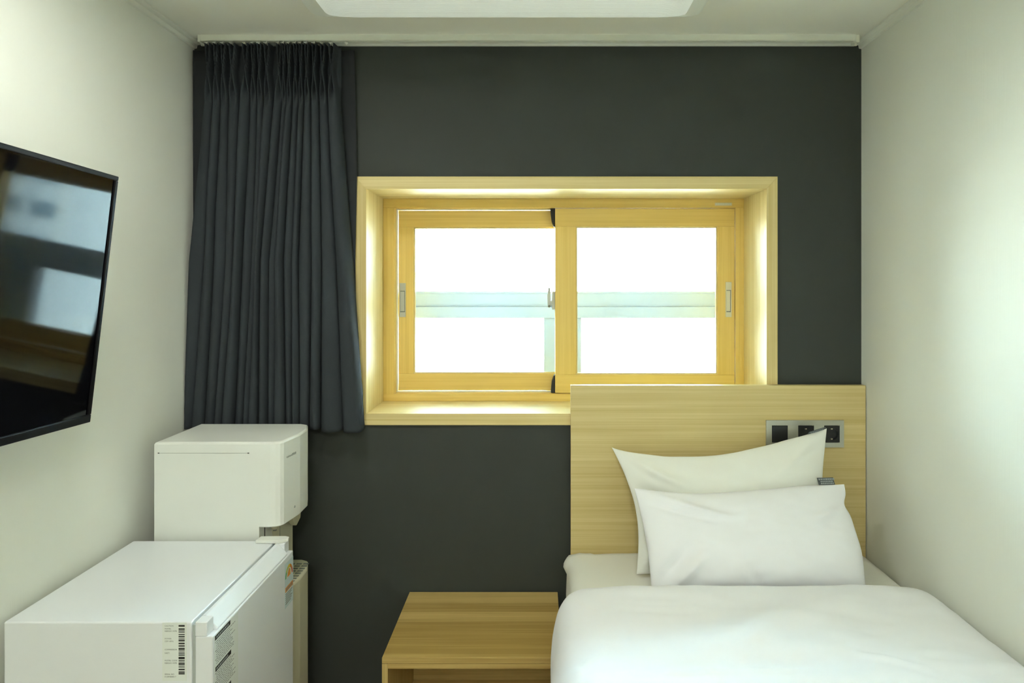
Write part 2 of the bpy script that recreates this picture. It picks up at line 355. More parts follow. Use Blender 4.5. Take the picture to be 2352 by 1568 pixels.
for i in range(49):
    u = i/48; x = lerp(LX0+0.045, LX1-0.045, u); ed = min(u, 1-u)*(LX1-LX0-0.09)
    k = math.sqrt(max(0, 1-(1-min(1, ed/0.10))**2)); rows.append([])
    for j in range(25):
        v = j/24; y = lerp(LY0+0.03, LY1-0.010, v)
        e2 = min(v, 1-v)*(LY1-LY0); k2 = math.sqrt(max(0, 1-(1-min(1, e2/0.05))**2))
        rows[-1].append((x, y, ZC-0.040-0.020*k*(0.35+0.65*k2)))
MB().grid(rows, 'diffuser_white').build('diffuser', lamp)
en = thing('rear_fill_light', (0.0, -1.0, ZC), 'added round fill light on the ceiling, unseen behind the viewer', 'ceiling light')  # added lamp out of view, brightens the room from behind the camera
b = MB(); b.tube((0, -1.0, ZC), (0, -1.0, ZC-0.05), 0.24, 'lamp_housing', 40); b.build('housing', en, bevel=0.003)
b = MB(); b.tube((0, -1.0, ZC-0.05), (0, -1.0, ZC-0.062), 0.225, 'rear_fill_glow', 40, 0.215); b.build('diffuser', en)

dl = thing('ceiling_downlight', (-0.74, 1.2, ZC), 'small round ceiling downlight over the refrigerator side of the room', 'ceiling light')
b = MB(); rows = [[(-0.74+r*math.cos(2*math.pi*i/48), 1.2+r*math.sin(2*math.pi*i/48), z) for i in range(48)] for r, z in ((0.135, ZC-0.0005), (0.133, ZC-0.010), (0.115, ZC-0.012), (0.110, ZC-0.004))]
b.grid(rows, 'lamp_housing', close=True); b.build('trim_ring', dl)
b = MB(); b.tube((-0.74, 1.2, ZC-0.0005), (-0.74, 1.2, ZC-0.006), 0.109, 'downlight_glow', 48); b.build('diffuser', dl)

# ---------------------------------------------------------------- curtain rail
rail = thing('curtain_rail', (0, 2.24, ZC), 'long white double curtain rail fixed along the ceiling by the charcoal wall', 'curtain rail')
rx0, rx1 = P(462, 90, 2.23).x, P(1965, 90, 2.23).x
b = MB(); b.prism([(2.226, ZC), (2.226, 2.381), (2.231, 2.379), (2.236, 2.381), (2.236, 2.390), (2.246, 2.390), (2.246, 2.381), (2.256, 2.381), (2.256, 2.390), (2.262, 2.390), (2.262, ZC)], 0, rx0, rx1, 'rail_white'); b.build('track', rail)
b = MB(); b.box(rx1, rx1+0.012, 2.224, 2.264, 2.372, ZC-0.001, 'rail_white'); b.tube((rx1+0.004, 2.236, 2.374), (rx1+0.004, 2.236, 2.364), 0.005, 'rail_white'); b.build('end_cap', rail, bevel=0.001)
b = MB(); b.box(rx0-0.010, rx0, 2.224, 2.264, 2.374, ZC-0.001, 'rail_white'); b.build('end_cap', rail, bevel=0.001)

# ---------------------------------------------------------------- pleated curtain
pin = [476.5, 495, 512, 532.6, 562.8, 580.6, 595, 612, 640, 651, 663, 678, 690, 703.6, 721, 740, 761]
gt = [464]+[(a+c)/2 for a, c in zip(pin, pin[1:])]+[776]
gm = [427, 465, 486, 516, 535, 551, 574, 586, 597, 614, 630, 649, 670, 682, 713, 735, 770, 803]
gb = [416, 440, 466, 492, 510, 535, 554, 572, 590, 612, 630, 654, 670, 686, 708, 732, 785, 829]
CY = 2.243
NP = 17; SEG = 22; ZT = 2.367; ZP = 2.283
rnd = random.Random(3)
amp = [rnd.uniform(0.75, 1.2) for _ in range(NP)]; amp[16] = 1.25
off = [rnd.uniform(-0.009, 0.006) for _ in range(NP)]
hem = [rnd.uniform(-0.004, 0.006) for _ in range(NP)]; hem[14] = 0.000; hem[15] = -0.010; hem[16] = -0.010
def bound(i, py):
    if py <= 230: return gt[i]
    if py <= 600: return lerp(gt[i], gm[i], sm(0, 1, (py-230)/370*0.9+0.05) if False else (py-230)/370)
    return lerp(gm[i], gb[i], min(1.15, (py-600)/360))
NR = 150; rows = []
ZB = 0.985
for r in range(NR+1):
    v = r/NR; v = v**1.35 if v < 1 else 1
    row = []
    for i in range(NP):
        zb = ZB+hem[i]
        for k in range(SEG+(1 if i == NP-1 else 0)):
            t = k/SEG
            tt = i+t; i0 = int(min(NP-1, tt))
            hz = hem[i0]*math.sin(math.pi*t)**0.25+0.004*(t-0.5)*(1 if i % 2 else -1)
            z = lerp(ZT, ZB+hz-0.005*math.sin(math.pi*t)**0.3, v)
            py = 660+(EZ-z)*F/2.215
            b0, b1 = bound(i, py), bound(i+1, py)
            d = ZP-z
            c = (pin[i]-b0)/(b1-b0) if d < 0 else lerp((pin[i]-gt[i])/(gt[i+1]-gt[i]), 0.5, sm(0, 0.3, d))
            c = max(0.25, min(0.75, c))
            if d < 0:
                a = min(1, -d/0.089); s = 0.03+0.22*a**0.8; sg = 0.085+0.01*a
                h = max(math.exp(-((t-c-s)/sg)**2), math.exp(-((t-c+s)/sg)**2)); 
                A = 0.046
            else:
                q = sm(0, 0.10, d)
                s = 0.02+0.26*q; sg = 0.09+0.05*q
                hd = max(math.exp(-((t-c-s)/sg)**2), math.exp(-((t-c+s)/sg)**2))
                hr = max(0, math.sin(math.pi*t))**0.62
                fl = sm(0.02, 0.16, d)
                h = lerp(hd, hr, fl); A = lerp(0.046, 0.048*amp[i], sm(0, 0.3, d))
                h += 0.06*math.sin(t*9+i*2.1+z*4)*sm(0.2, 0.6, d)
            x = (lerp(b0, b1, t-(0.115*sm(0.02, 0.2, d) if d > 0 else 0)*math.sin(2*math.pi*t))-1235)*2.222/F
            x += 0.002*noise.noise(Vector((x*25, z*2.5, 1)))*sm(0, 0.5, d)
            y = 2.262-A*h+off[i]*sm(0, 0.3, d)*math.sin(math.pi*t)
            x = max(XL+0.006, x)
            # a pinch crease near the hem of the second fold and of the last fold
            if i == 2: y += 0.020*math.exp(-((z-1.055)/0.035)**2)*sm(0.5, 0.9, t)
            if i == 16: y += 0.008*math.exp(-((z-1.115)/0.03)**2)*sm(0.5, 0.9, t); 
            row.append((x, min(y, 2.268), z))
    rows.append(row)
cur = thing('curtain', (-0.95, CY, ZB), 'dark charcoal pinch-pleated curtain hanging bunched left of the window', 'curtain')
MB().grid(rows, 'curtain_cloth').build('pleated_cloth', cur, solid=0.0015, fix=False)
# flat backing edge of the curtain seen beside and behind the pleats
rows = []
for r in range(61):
    v = r/60; z = lerp(ZT-0.004, 1.00, v); row = []
    for k in range(61):
        u = k/60; py = 660+(EZ-z)*F/2.27
        xr = (interp([(90, 813), (400, 819), (600, 815), (1000, 822)], py)-1235)*2.275/F
        x = lerp(XL+0.008, xr, u); y = 2.279+0.003*math.sin(u*50)+0.003*math.sin(u*17+z*2)
        row.append((x, y, z))
    rows.append(row)
MB().grid(rows, 'curtain_lining').build('lining', cur, solid=0.001, fix=False)
for i, p in enumerate(pin+[797]):
    x = (p-1235)*2.241/F; b = MB(); zz = 2.383
    b.box(x-0.004, x+0.004, 2.237, 2.245, zz-0.012, zz+0.006, 'clear_hook'); b.tube((x-0.006, 2.232, zz-0.010), (x+0.006, 2.232, zz-0.010), 0.0025, 'clear_hook', 8)
    b.tube((x, 2.232, zz-0.02), (x, 2.236, zz-0.004), 0.0016, 'clear_hook', 8)
    b.build('hook', cur)

# ---------------------------------------------------------------- television
tvw, tvh = 1.09, 0.640
TR, BR = P(270, 405, 1.58), P(212, 968, 1.58)
TR.x, BR.x = -965*1.58/F, -1023*1.58/F
c = (TR+BR)/2; up = (TR-BR).normalized(); hgt = (TR-BR).length
yd = Vector((0, 1, 0)); roll = math.radians(1.1)
yd = Vector((0, math.cos(roll), -math.sin(roll)))
up = (up-yd*up.dot(yd)).normalized(); nrm = yd.cross(up).normalized()
if nrm.x < 0: nrm = -nrm
M = Matrix((yd, up, nrm)).transposed()         # local x = along wall (far), y = up, z = out of the screen
cen = c-yd*(tvw/2)
tv = thing('wall_television', (0, 0, 0), 'black flat-screen television hung on the left wall mirroring the window', 'television')
tv.matrix_world = Matrix.Translation(cen) @ M.to_4x4()
hw, hh = tvw/2, hgt/2; bz = 0.011; bb = 0.020
def frame2(b, x0, x1, y0, y1, ix0, ix1, iy0, iy1, z0, z1, m):
    b.box(x0, x1, iy1, y1, z0, z1, m); b.box(x0, x1, y0, iy0, z0, z1, m); b.box(x0, ix0, iy0, iy1, z0, z1, m); b.box(ix1, x1, iy0, iy1, z0, z1, m); return b
frame2(MB(), -hw, hw, -hh, hh, -hw+bz, hw-bz, -hh+bb, hh-bz, -0.022, 0.0, 'bezel_black').build('bezel', tv, bevel=0.002)
MB().box(-hw+bz, hw-bz, -hh+bb, hh-bz, -0.020, -0.004, 'screen_black').build('screen', tv)
MB().box(-hw+0.004, hw-0.004, -hh+0.004, hh-0.004, -0.045, -0.022, 'bezel_black').build('back_cover', tv, bevel=0.008)
b = MB(); b.box(-0.03, -0.024, -hh+0.005, -hh+0.011, 0.0, 0.001, 'seam_grey'); b.build('status_light', tv)
bpy.context.view_layer.update()
b = MB(); inv = tv.matrix_world.inverted()
def tvbox(x0, x1, y0, y1, z0, z1):
    vs = [inv @ Vector((x, y, z)) for x in (x0, x1) for y in (y0, y1) for z in (z0, z1)]
    b.add(vs, [(0, 1, 3, 2), (4, 6, 7, 5), (0, 4, 5, 1), (2, 3, 7, 6), (0, 2, 6, 4), (1, 5, 7, 3)], 'bezel_black')
tvbox(XL, XL+0.012, cen.y-0.2, cen.y+0.2, cen.z-0.12, cen.z+0.12); tvbox(XL+0.01, cen.x-0.040, cen.y-0.05, cen.y+0.05, cen.z-0.04, cen.z+0.05)
b.build('wall_bracket', tv)

# ---------------------------------------------------------------- refrigerator
fr = thing('mini_refrigerator', (-1.03, 1.68, 0), 'white mini refrigerator with barcode and energy stickers in the lower left', 'refrigerator')
fy0, fy1, fzt = 1.449, 1.915, 0.706
MB().box(-1.252, -0.812, fy0, fy1, 0.015, fzt, 'white_enamel').build('body', fr, bevel=0.004, seg=3)
MB().box(-0.812, -0.803, fy0+0.006, fy1-0.006, 0.03, fzt-0.010, 'gasket_grey').build('door_gasket', fr)
xd0, xm, xd1 = -0.803, -0.775, -0.762
b = MB()
b.box(xd0, xd1, fy0, fy1+0.012, 0.03, fzt-0.034, 'white_enamel')
door = b.build('door', fr, bevel=0.003, seg=3)
b = MB()
b.box(xd0, xm, fy0, fy0+0.030, fzt-0.034, fzt, 'white_enamel'); b.box(xd0, xm, fy1-0.022, fy1+0.012, fzt-0.034, fzt, 'white_enamel')
b.prism([(xd0, fzt), (xd0+0.010, fzt), (xd0+0.014, fzt-0.004), (xd1-0.004, fzt-0.030), (xd1-0.004, fzt-0.034), (xd0, fzt-0.034)], 1, fy0+0.030, fy1-0.022, 'white_side')
b.build('handle_groove', door, bevel=0.002)
b = MB()
rowp = [(-0.865, 1.893), (-0.800, 1.890), (-0.778, 1.897), (-0.770, 1.908), (-0.772, 1.922), (-0.785, 1.928), (-0.862, 1.926)]
b.prism(rowp, 2, fzt+0.0005, fzt+0.010, 'white_plastic'); b.build('top_hinge', fr, bevel=0.002)
for (yy) in (fy0+0.03, fy1-0.03):
    for xx in (-0.85, -1.2): MB().tube((xx, yy, 0), (xx, yy, 0.02), 0.015, 'seal_dark').build('foot', fr)
# rating label on the near side (writing too small to read in places is kept as strokes)
yl = fy0
lx0, lx1 = P(373, 0, yl).x, P(429, 0, yl).x; lz1, lz0 = P(0, 1429, yl).z, P(0, 1563, yl).z
lab = MB().box(lx0, lx1, yl-0.0005, yl-0.0001, lz0, lz1, 'sticker_paper').build('rating_label', fr)
bars = [(455, 487), (520, 546), (560, 576), (590, 602), (630, 648), (668, 692), (715, 729), (742, 768), (795, 822), (845, 868), (892, 915), (922, 942), (965, 979), (995, 1010), (1024, 1042), (1065, 1110), (1130, 1149), (1175, 1198), (1206, 1226), (1250, 1266), (1293, 1320), (1345, 1366), (1374, 1400)]
b = MB(); bx0, bx1 = P(410.5, 0, yl).x, P(424.5, 0, yl).x
for a, c_ in bars: b.box(bx0, bx1, yl-0.0008, yl-0.0004, P(0, 1380+c_/8.34, yl).z, P(0, 1380+a/8.34, yl).z, 'print_black')
b.build('barcode', lab)
RX90 = Matrix.Rotation(math.pi/2, 3, 'X')
k8 = 1/8.34
for s, v in (('CAUTION', 485), ('MODEL', 540), ('R082K01-WPB', 585), ('POWER', 730), ('220V 60Hz', 778), ('COMPRESSOR', 938), ('SA071', 1004), ('MODEL CODE', 1148), ('R082K01-WPB', 1197), ('SERIAL NO', 1410), ('0130MB08517', 1458)):
    text('label_print', s, 0.0046, (P(378.5, 0, yl).x, yl-0.0005, P(0, 1380+v*k8, yl).z), RX90, 'print_grey', lab)
# notice on the door front (plane x = xd1)
xf = xd1
ny0, ny1 = 1.457, 1.572; nz1 = 0.668; nz0 = 0.44
note = MB().box(xf+0.0001, xf+0.0005, ny0, ny1, nz0, nz1, 'sticker_paper').build('notice_label', fr)
for (ya, yb_, za) in ((1.459, 1.531, 0.6565), (1.461, 1.535, 0.5815), (1.461, 1.535, 0.5050)):
    MB().box(xf+0.0004, xf+0.0009, ya, yb_, za, za+0.0105, 'print_black').build('heading_bar', note)
b = MB(); rr_ = random.Random(5)
for za in (0.6565, 0.5815, 0.5050):
    y = 1.465
    while y < 1.522:
        wq = rr_.uniform(0.003, 0.006); b.box(xf+0.0009, xf+0.0011, y, y+wq, za+0.003, za+0.0075, 'tag_print'); y += wq+0.0025
for zs, ze in ((0.650, 0.5960), (0.576, 0.5200), (0.499, 0.447)):
    z = zs; n_ = 0
    while z > ze:
        y = 1.465 if n_ % 4 else 1.460; end = 1.560-rr_.uniform(0, 0.030)
        while y < end:
            wq = rr_.uniform(0.003, 0.010); b.box(xf+0.0004, xf+0.0008, y, min(end, y+wq), z, z+0.0016, 'print_grey'); y += wq+0.0022
        z -= 0.0052; n_ += 1
b.build('notice_print', note)
# energy sticker
ec, ez_ = 1.893, 0.608
est = MB().box(xf+0.0001, xf+0.0004, 1.862, 1.926, 0.520, 0.655, 'sticker_blue').build('energy_label', fr)
def ring(name, parts, rin, rout, zf=1.25):
    b = MB()
    for (a0, a1, m_) in parts:
        n_ = 8; vs = []
        for i in range(n_+1):
            a = math.radians(lerp(a0, a1, i/n_))
            vs += [(xf+0.0007, ec-rin*math.cos(a), ez_+rin*math.sin(a)*zf), (xf+0.0007, ec-rout*math.cos(a), ez_+rout*math.sin(a)*zf)]
        b.add(vs, [(2*i, 2*i+1, 2*i+3, 2*i+2) for i in range(n_)], m_)
    return b.build(name, est)
ring('gauge_disc', [(0, 180, 'sticker_paper')], 0.0001, 0.022)
ring('gauge_ring', [(0, 36, 'sticker_green'), (36, 72, 'sticker_lime'), (72, 108, 'sticker_yellow'), (108, 144, 'sticker_orange'), (144, 180, 'sticker_red')], 0.020, 0.028)
b = MB(); b.add([(xf+0.0010, 1.880, 0.609), (xf+0.0010, 1.904, 0.609), (xf+0.0010, 1.902, 0.626), (xf+0.0010, 1.893, 0.632), (xf+0.0010, 1.883, 0.622)], [(0, 1, 2, 3, 4)], 'sticker_orange'); b.build('gauge_grade', est)
b = MB(); b.box(xf+0.0004, xf+0.0010, 1.866, 1.922, 0.568, 0.582, 'sticker_orange')
for i in range(6): b.box(xf+0.0010, xf+0.0012, 1.870+i*0.008, 1.875+i*0.008, 0.571, 0.579, 'seam_grey')
b.build('grade_bar', est)
b = MB()
for i in range(6):
    b.box(xf+0.0004, xf+0.0008, 1.868, 1.918-(i % 3)*0.006, 0.560-i*0.0058, 0.5625-i*0.0058, 'print_grey')
b.build('energy_print', est)

# ---------------------------------------------------------------- water dispenser
wd = thing('water_dispenser', (-1.0, 2.06, 0), 'tall white water dispenser standing behind the refrigerator under the curtain', 'water dispenser')
plan_full = [(-1.200, 1.935), (-0.838, 1.935), (-0.822, 1.938), (-0.810, 1.945), (-0.803, 1.956), (-0.788, 2.050), (-0.790, 2.122), (-0.812, 2.185), (-0.835, 2.197), (-1.200, 2.197)]
plan = [(-0.872, 1.935), (-0.838, 1.935), (-0.822, 1.938), (-0.810, 1.945), (-0.803, 1.956), (-0.788, 2.050), (-0.790, 2.122), (-0.812, 2.185), (-0.835, 2.197), (-0.872, 2.197)]
def planx(ins=0): return [(x-(ins if x > -0.85 else 0), y+(ins if y < 2 else (-ins if y > 2.13 else 0))) for x, y in plan]
z0, z1_ = 0.738, 1.006
b = MB()
def loft(levels, m, cap=True, smooth=False):
    n_ = len(plan)
    vs = [(x, y, z) for (pl, z) in levels for (x, y) in pl]
    fs = [tuple(range(n_)), tuple(range((len(levels)-1)*n_, len(levels)*n_))]
    for q in range(len(levels)-1):
        for i in range(n_):
            j = (i+1) % n_; fs.append((q*n_+i, q*n_+j, (q+1)*n_+j, (q+1)*n_+i))
    b.add(vs, fs, m, smooth)
loft([(planx(0.004), z0), (planx(), z0+0.004), (planx(), z1_-0.007), (planx(0.002), z1_-0.002), (planx(0.005), z1_)], 'white_plastic')
head = b.build('head', wd)
b = MB(); b.box(-1.188, -0.905, 1.9344, 1.9352, 0.9715, 0.9723, 'seam_grey'); b.box(-1.189, -1.184, 1.9342, 1.935, 0.9705, 0.9733, 'print_black'); b.box(-0.908, -0.903, 1.9342, 1.935, 0.9705, 0.9733, 'print_black'); b.build('lid_seam', head)
# maker name as faint marks on the front facet
b = MB(); pa, pb = Vector((-0.8005, 1.972, 0)), Vector((-0.7915, 2.028, 0)); nn = Vector((0.9885, -0.158, 0)); dd = (pb-pa).normalized()
for i, (hh_, ww) in enumerate(((5, 3), (5, 3.5), (5, 3.5), (4.5, 3), (5, 3.5), (7.5, 4), (7.5, 4), (7, 3.5), (7.5, 3.5))):
    q = pa+dd*(i*0.0062)+nn*0.0004; ww_ = ww*0.001
    for (u0, u1, v0, v1) in ((0, 0.0011, 0, hh_*.001), (ww_-0.0011, ww_, 0, hh_*.001), (0, ww_, 0 if i % 2 else hh_*.0005, (0 if i % 2 else hh_*.0005)+0.0011)):
        vs = [q+dd*u+Vector((0, 0, 0.946+v))+nn*k for k in (0, 0.0004) for (u, v) in ((u0, v0), (u1, v0), (u1, v1), (u0, v1))]
        b.add(vs, [(0, 1, 2, 3), (4, 5, 6, 7), (0, 1, 5, 4), (2, 3, 7, 6), (1, 2, 6, 5), (0, 3, 7, 4)], 'seam_grey')
b.build('maker_name', head)
b = MB(); q = Vector((-0.7935, 2.018, 0.775)); b.tube(q, q+nn*0.0012, 0.004, 'gasket_grey'); b.build('indicator', head)
b = MB(); body_l = [([(-1.200+q*1.6, 1.935+q), (-0.872, 1.935+q), (-0.872, 2.197-q), (-1.200+q*1.6, 2.197-q)], z) for q, z in ((0, 0.50), (0, z1_-0.016), (0.0001, z1_-0.007), (0.002, z1_-0.002), (0.005, z1_))]
plan, plan_keep = body_l[0][0], plan
loft(body_l, 'white_plastic'); plan = plan_full
b.build('column', wd)
b = MB(); b.box(-0.8722, -0.8708, 1.972, 1.976, 0.53, 0.735, 'seal_dark'); b.box(-0.8722, -0.8700, 2.03, 2.195, 0.53, 0.735, 'ivory_plastic'); b.box(-0.8702, -0.8694, 2.085, 2.087, 0.53, 0.735, 'seam_grey'); b.build('column_panel', wd)
for yy in (1.995, 2.065, 2.140):
    b = MB(); b.tube((-0.848, yy, 0.740), (-0.848, yy, 0.712), 0.013, 'ivory_plastic', 20, 0.010); b.tube((-0.848, yy, 0.712), (-0.848, yy, 0.706), 0.006, 'seam_grey')
    t = b.build('tap', wd, bevel=0.001)
b = MB(); b.prism([(2.100, 0.738), (2.168, 0.738), (2.178, 0.712), (2.170, 0.682), (2.135, 0.668), (2.108, 0.694)], 0, -0.852, -0.832, 'ivory_plastic'); b.build('tap_lever', wd, bevel=0.003)
b = MB()
loft([(planx(0.002), 0.02), (planx(), 0.024), (planx(), 0.520), (planx(0.003), 0.525)], 'ivory_plastic')
base = b.build('base_cabinet', wd, bevel=0.002)
b = MB()
for k in range(11):
    y = 1.975+k*0.018
    for j in range(3): b.box(-0.866+j*0.024, -0.866+j*0.024+0.018, y, y+0.008, 0.5245, 0.5262, 'seam_grey')
b.build('drip_grille', wd)
b = MB(); b.box(-1.19, -0.84, 1.95, 2.18, 0, 0.022, 'seal_dark'); b.build('plinth', wd)

# ---------------------------------------------------------------- bedside table
nx0, nx1, nyb, nyf, nzt = -0.475, 0.074, 2.293, 1.885, 0.3615
nst = thing('bedside_table', ((nx0+nx1)/2, (nyb+nyf)/2, 0), 'low oak-look bedside table with an open front beside the bed', 'bedside table')
MB().box(nx0, nx1, nyf, nyb, nzt-0.0175, nzt, 'table_wood').build('tabletop', nst, bevel=0.001)
MB().box(nx0+0.018, nx1-0.018, nyf+0.001, nyb-0.02, nzt-0.0345, nzt-0.0187, 'table_wood').build('top_rail', nst, bevel=0.0006)
for xx in (nx0, nx1-0.018): MB().box(xx, xx+0.018, nyf, nyb, 0, nzt-0.0187, 'table_wood_z').build('side_panel', nst, bevel=0.0008)
MB().box(nx0+0.018, nx1-0.018, nyf+0.002, nyb-0.02, 0.03, 0.048, 'table_wood').build('bottom_shelf', nst, bevel=0.0008)
MB().box(nx0+0.018, nx1-0.018, nyb-0.018, nyb-0.006, 0.0, nzt-0.0187, 'table_wood').build('back_panel', nst)

# ---------------------------------------------------------------- bed
bed = thing('bed_frame', (0.65, 1.3, 0), 'pale wood bed frame with tall panel headboard against the charcoal wall', 'bed')
hx0, hx1 = 0.121, 1.2005
hb = MB().box(hx0, hx1, 2.262, 2.2875, 0.0, 1.1316, 'headboard_wood').build('headboard', bed, bevel=0.0012)
b = MB(); b.box(0.130, 1.195, 0.25, 2.260, 0.08, 0.26, 'headboard_wood'); b.build('platform', bed, bevel=0.004)
for (xx, yy) in ((0.16, 0.3), (1.12, 0.3), (0.16, 2.18), (1.12, 2.18)): MB().box(xx, xx+0.06, yy, yy+0.06, 0, 0.08, 'headboard_wood').build('leg', bed)
MX0, MX1, MY0, MY1, MZ = 0.105, 1.194, 0.26, 2.255, 0.527
rows = []
# mattress surface: cross section swept along the bed
sec = [(MX0+0.008, 0.262), (MX0-0.002, 0.30), (MX0-0.003, 0.38), (MX0, 0.46), (MX0+0.004, 0.500), (MX0+0.016, 0.520), (MX0+0.05, 0.5275), (MX0+0.2, 0.529), (0.5, 0.530), (0.8, 0.530), (1.05, 0.529), (1.15, 0.527), (1.180, 0.520), (1.192, 0.500), (1.193, 0.42), (1.193, 0.34), (1.188, 0.262)]
def resample(pts, n_):
    L = [0]
    for a, c_ in zip(pts, pts[1:]): L.append(L[-1]+math.hypot(c_[0]-a[0], c_[1]-a[1]))
    out = []
    for i in range(n_):
        s = L[-1]*i/(n_-1)
        for k in range(len(L)-1):
            if s <= L[k+1]+1e-9:
                t = (s-L[k])/(L[k+1]-L[k]); out.append((lerp(pts[k][0], pts[k+1][0], t), lerp(pts[k][1], pts[k+1][1], t))); break
    return out
sr = resample(sec, 120)
ys = [MY0+(MY1-MY0)*i/100 for i in range(101)]
cxm = (MX0+MX1)/2
for y in ys:
    e_ = min(y-MY0, MY1-y); q = math.sqrt(max(0, 1-(1-min(1, e_/0.03))**2)); row = []
    for (x, z) in sr:
        zz = z-(1-q)*0.022*(1 if z > 0.45 else 0)
        xx = cxm+(x-cxm)*(1-0.01*(1-q))
        wr = 0.0022*noise.noise(Vector((x*5, y*6, z*6)))+0.0014*noise.noise(Vector((x*14+y*9, y*3, 4)))
        if x < 0.2: zz += 0.004*math.exp(-((y-2.235)/0.03)**2)
        if x < 0.13 and z > 0.48: xx -= 0.016*math.exp(-((y-2.215)/0.035)**2)
        # tuck line running from the corner over the side
        side = math.exp(-((x-0.15-(2.2-y)*0.15)/0.012)**2)*sm(1.9, 2.2, y)
        row.append((xx, y, zz+wr+0.003*side))
    rows.append(row)
b = MB(); b.grid(rows, 'cotton_warm')
n_ = len(sr); b.add(rows[0], [tuple(range(n_))], 'cotton_warm'); b.add(rows[-1], [tuple(range(n_))], 'cotton_warm')
mt = tag(b.build('mattress'), 'thick mattress in white fitted sheet lying on the bed frame', 'mattress')

# duvet
DT = 0.601
outer = [(0.060, 0.13), (0.046, 0.22), (0.036, 0.33), (0.034, 0.42), (0.040, 0.49), (0.056, 0.54), (0.085, 0.575), (0.13, 0.592), (0.22, DT), (0.45, DT+0.005), (0.8, DT+0.005), (1.04, DT), (1.13, 0.592), (1.175, 0.574), (1.196, 0.545)]
inner = [(0.090, 0.14), (0.092, 0.22), (0.094, 0.33), (0.095, 0.42), (0.096, 0.49), (0.100, 0.525), (0.115, 0.537), (0.14, 0.538), (0.22, 0.5385), (0.45, 0.539), (0.8, 0.539), (1.04, 0.5385), (1.13, 0.537), (1.175, 0.534), (1.196, 0.530)]
NU = 170
def rs2(pa, pb, n_):
    L = [0]
    for a, c_ in zip(pa, pa[1:]): L.append(L[-1]+math.hypot(c_[0]-a[0], c_[1]-a[1]))
    A = []; B = []
    for i in range(n_):
        s = L[-1]*i/(n_-1)
        for k in range(len(L)-1):
            if s <= L[k+1]+1e-9:
                t = (s-L[k])/(L[k+1]-L[k])
                A.append((lerp(pa[k][0], pa[k+1][0], t), lerp(pa[k][1], pa[k+1][1], t))); B.append((lerp(pb[k][0], pb[k+1][0], t), lerp(pb[k][1], pb[k+1][1], t))); break
    for _ in range(4):
        A = [A[0]]+[((a[0]+2*m2[0]+c_[0])/4, (a[1]+2*m2[1]+c_[1])/4) for a, m2, c_ in zip(A, A[1:], A[2:])]+[A[-1]]
    return A, B
DA, DB = rs2(outer, inner, NU)
def ridge(x, y, x0, y0, x1, y1, wdt, amp_):
    dx, dy = x1-x0, y1-y0; L2 = dx*dx+dy*dy; t = max(0, min(1, ((x-x0)*dx+(y-y0)*dy)/L2)); px_, py_ = x0+dx*t, y0+dy*t
    d = math.hypot(x-px_, y-py_); return amp_*math.exp(-(d/wdt)**2)*(0.35+0.65*math.sin(math.pi*max(0.0, min(1.0, t))))
def wrinkle(x, y):
    h = 0.010*noise.noise(Vector((x*2.3+3, y*3.4, 0.5)))+0.0035*noise.noise(Vector((x*6+y*5, y*9-x*3, 2.0)))
    h += ridge(x, y, 0.95, 1.80, 0.42, 1.52, 0.05, 0.016)
    h += ridge(x, y, 0.62, 1.62, 0.45, 1.45, 0.018, 0.008)
    h += ridge(x, y, 0.16, 1.52, 0.095, 1.44, 0.008, 0.008)
    h += ridge(x, y, 0.085, 1.47, 0.10, 1.43, 0.006, 0.006)
    h -= ridge(x, y, 0.22, 1.43, 0.85, 1.455, 0.035, 0.012)
    h += ridge(x, y, 0.10, 1.405, 0.62, 1.412, 0.010, 0.010)
    h += ridge(x, y, 0.75, 1.49, 0.90, 1.42, 0.010, 0.006)
    h += ridge(x, y, 0.55, 1.68, 0.95, 1.60, 0.03, 0.005)
    h += 0.006*sm(1.70, 1.45, y)
    q = noise.noise(Vector((x*4+1, y*4, 5)))
    h += 0.0045*(1-abs(noise.noise(Vector((x*7-y*4+q, y*8+x*3, 8.0))))*2)*sm(1.75, 1.45, y)
    h += 0.0025*(1-abs(noise.noise(Vector((x*5+y*11, y*13-x*6+q, 3.0))))*2)
    return h
rows = []
fy = 1.872
curl = [(-0.055, 0.0), (-0.012, 0.0), (-0.002, 0.06), (0.004, 0.20), (0.006, 0.38), (0.003, 0.58), (-0.008, 0.78), (-0.024, 0.92), (-0.048, 0.985), (-0.075, 1.0)]
yy = [(fy+a, k) for a, k in curl]
y = fy-0.085
while y > 0.30: yy.append((y, 1.0)); y -= 0.0095 if y > 1.2 else 0.03
for (y, k) in yy:
    row = []
    for i in range(NU):
        a, c_ = DA[i], DB[i]
        x = lerp(c_[0], a[0], k); z = lerp(c_[1], a[1], k)
        fo = 0.010*noise.noise(Vector((x*2.1, 7, 0)))   # wavy front edge
        top = sm(0.50, 0.57, a[1])
        h = wrinkle(x, y)*k
        z2 = z+h*top
        x2 = x+(1-top)*k*(0.010*noise.noise(Vector((y*4.5, z*3, 9)))+0.006*math.sin(y*11+z*3)*(1-sm(0.15, 0.5, z)))
        x2 = min(x2, 1.198); 
        z2 = max(z2, c_[1]) if a[0] > 0.12 else z2
        # corner of the duvet is rounded in plan
        yc = y+fo-0.05*math.exp(-(max(0, x2-0.03)/0.05)**2)*sm(fy-0.20, fy, y)-0.05*(1-top)*sm(fy-0.2, fy, y)*sm(0.5, 0.13, z)
        row.append((x2, yc, z2))
    rows.append(row)
b = MB(); b.grid(rows, 'cotton_white')
dv = tag(b.build('duvet', solid=0.002, fix=False), 'puffy plain white duvet spread over the mattress', 'duvet')

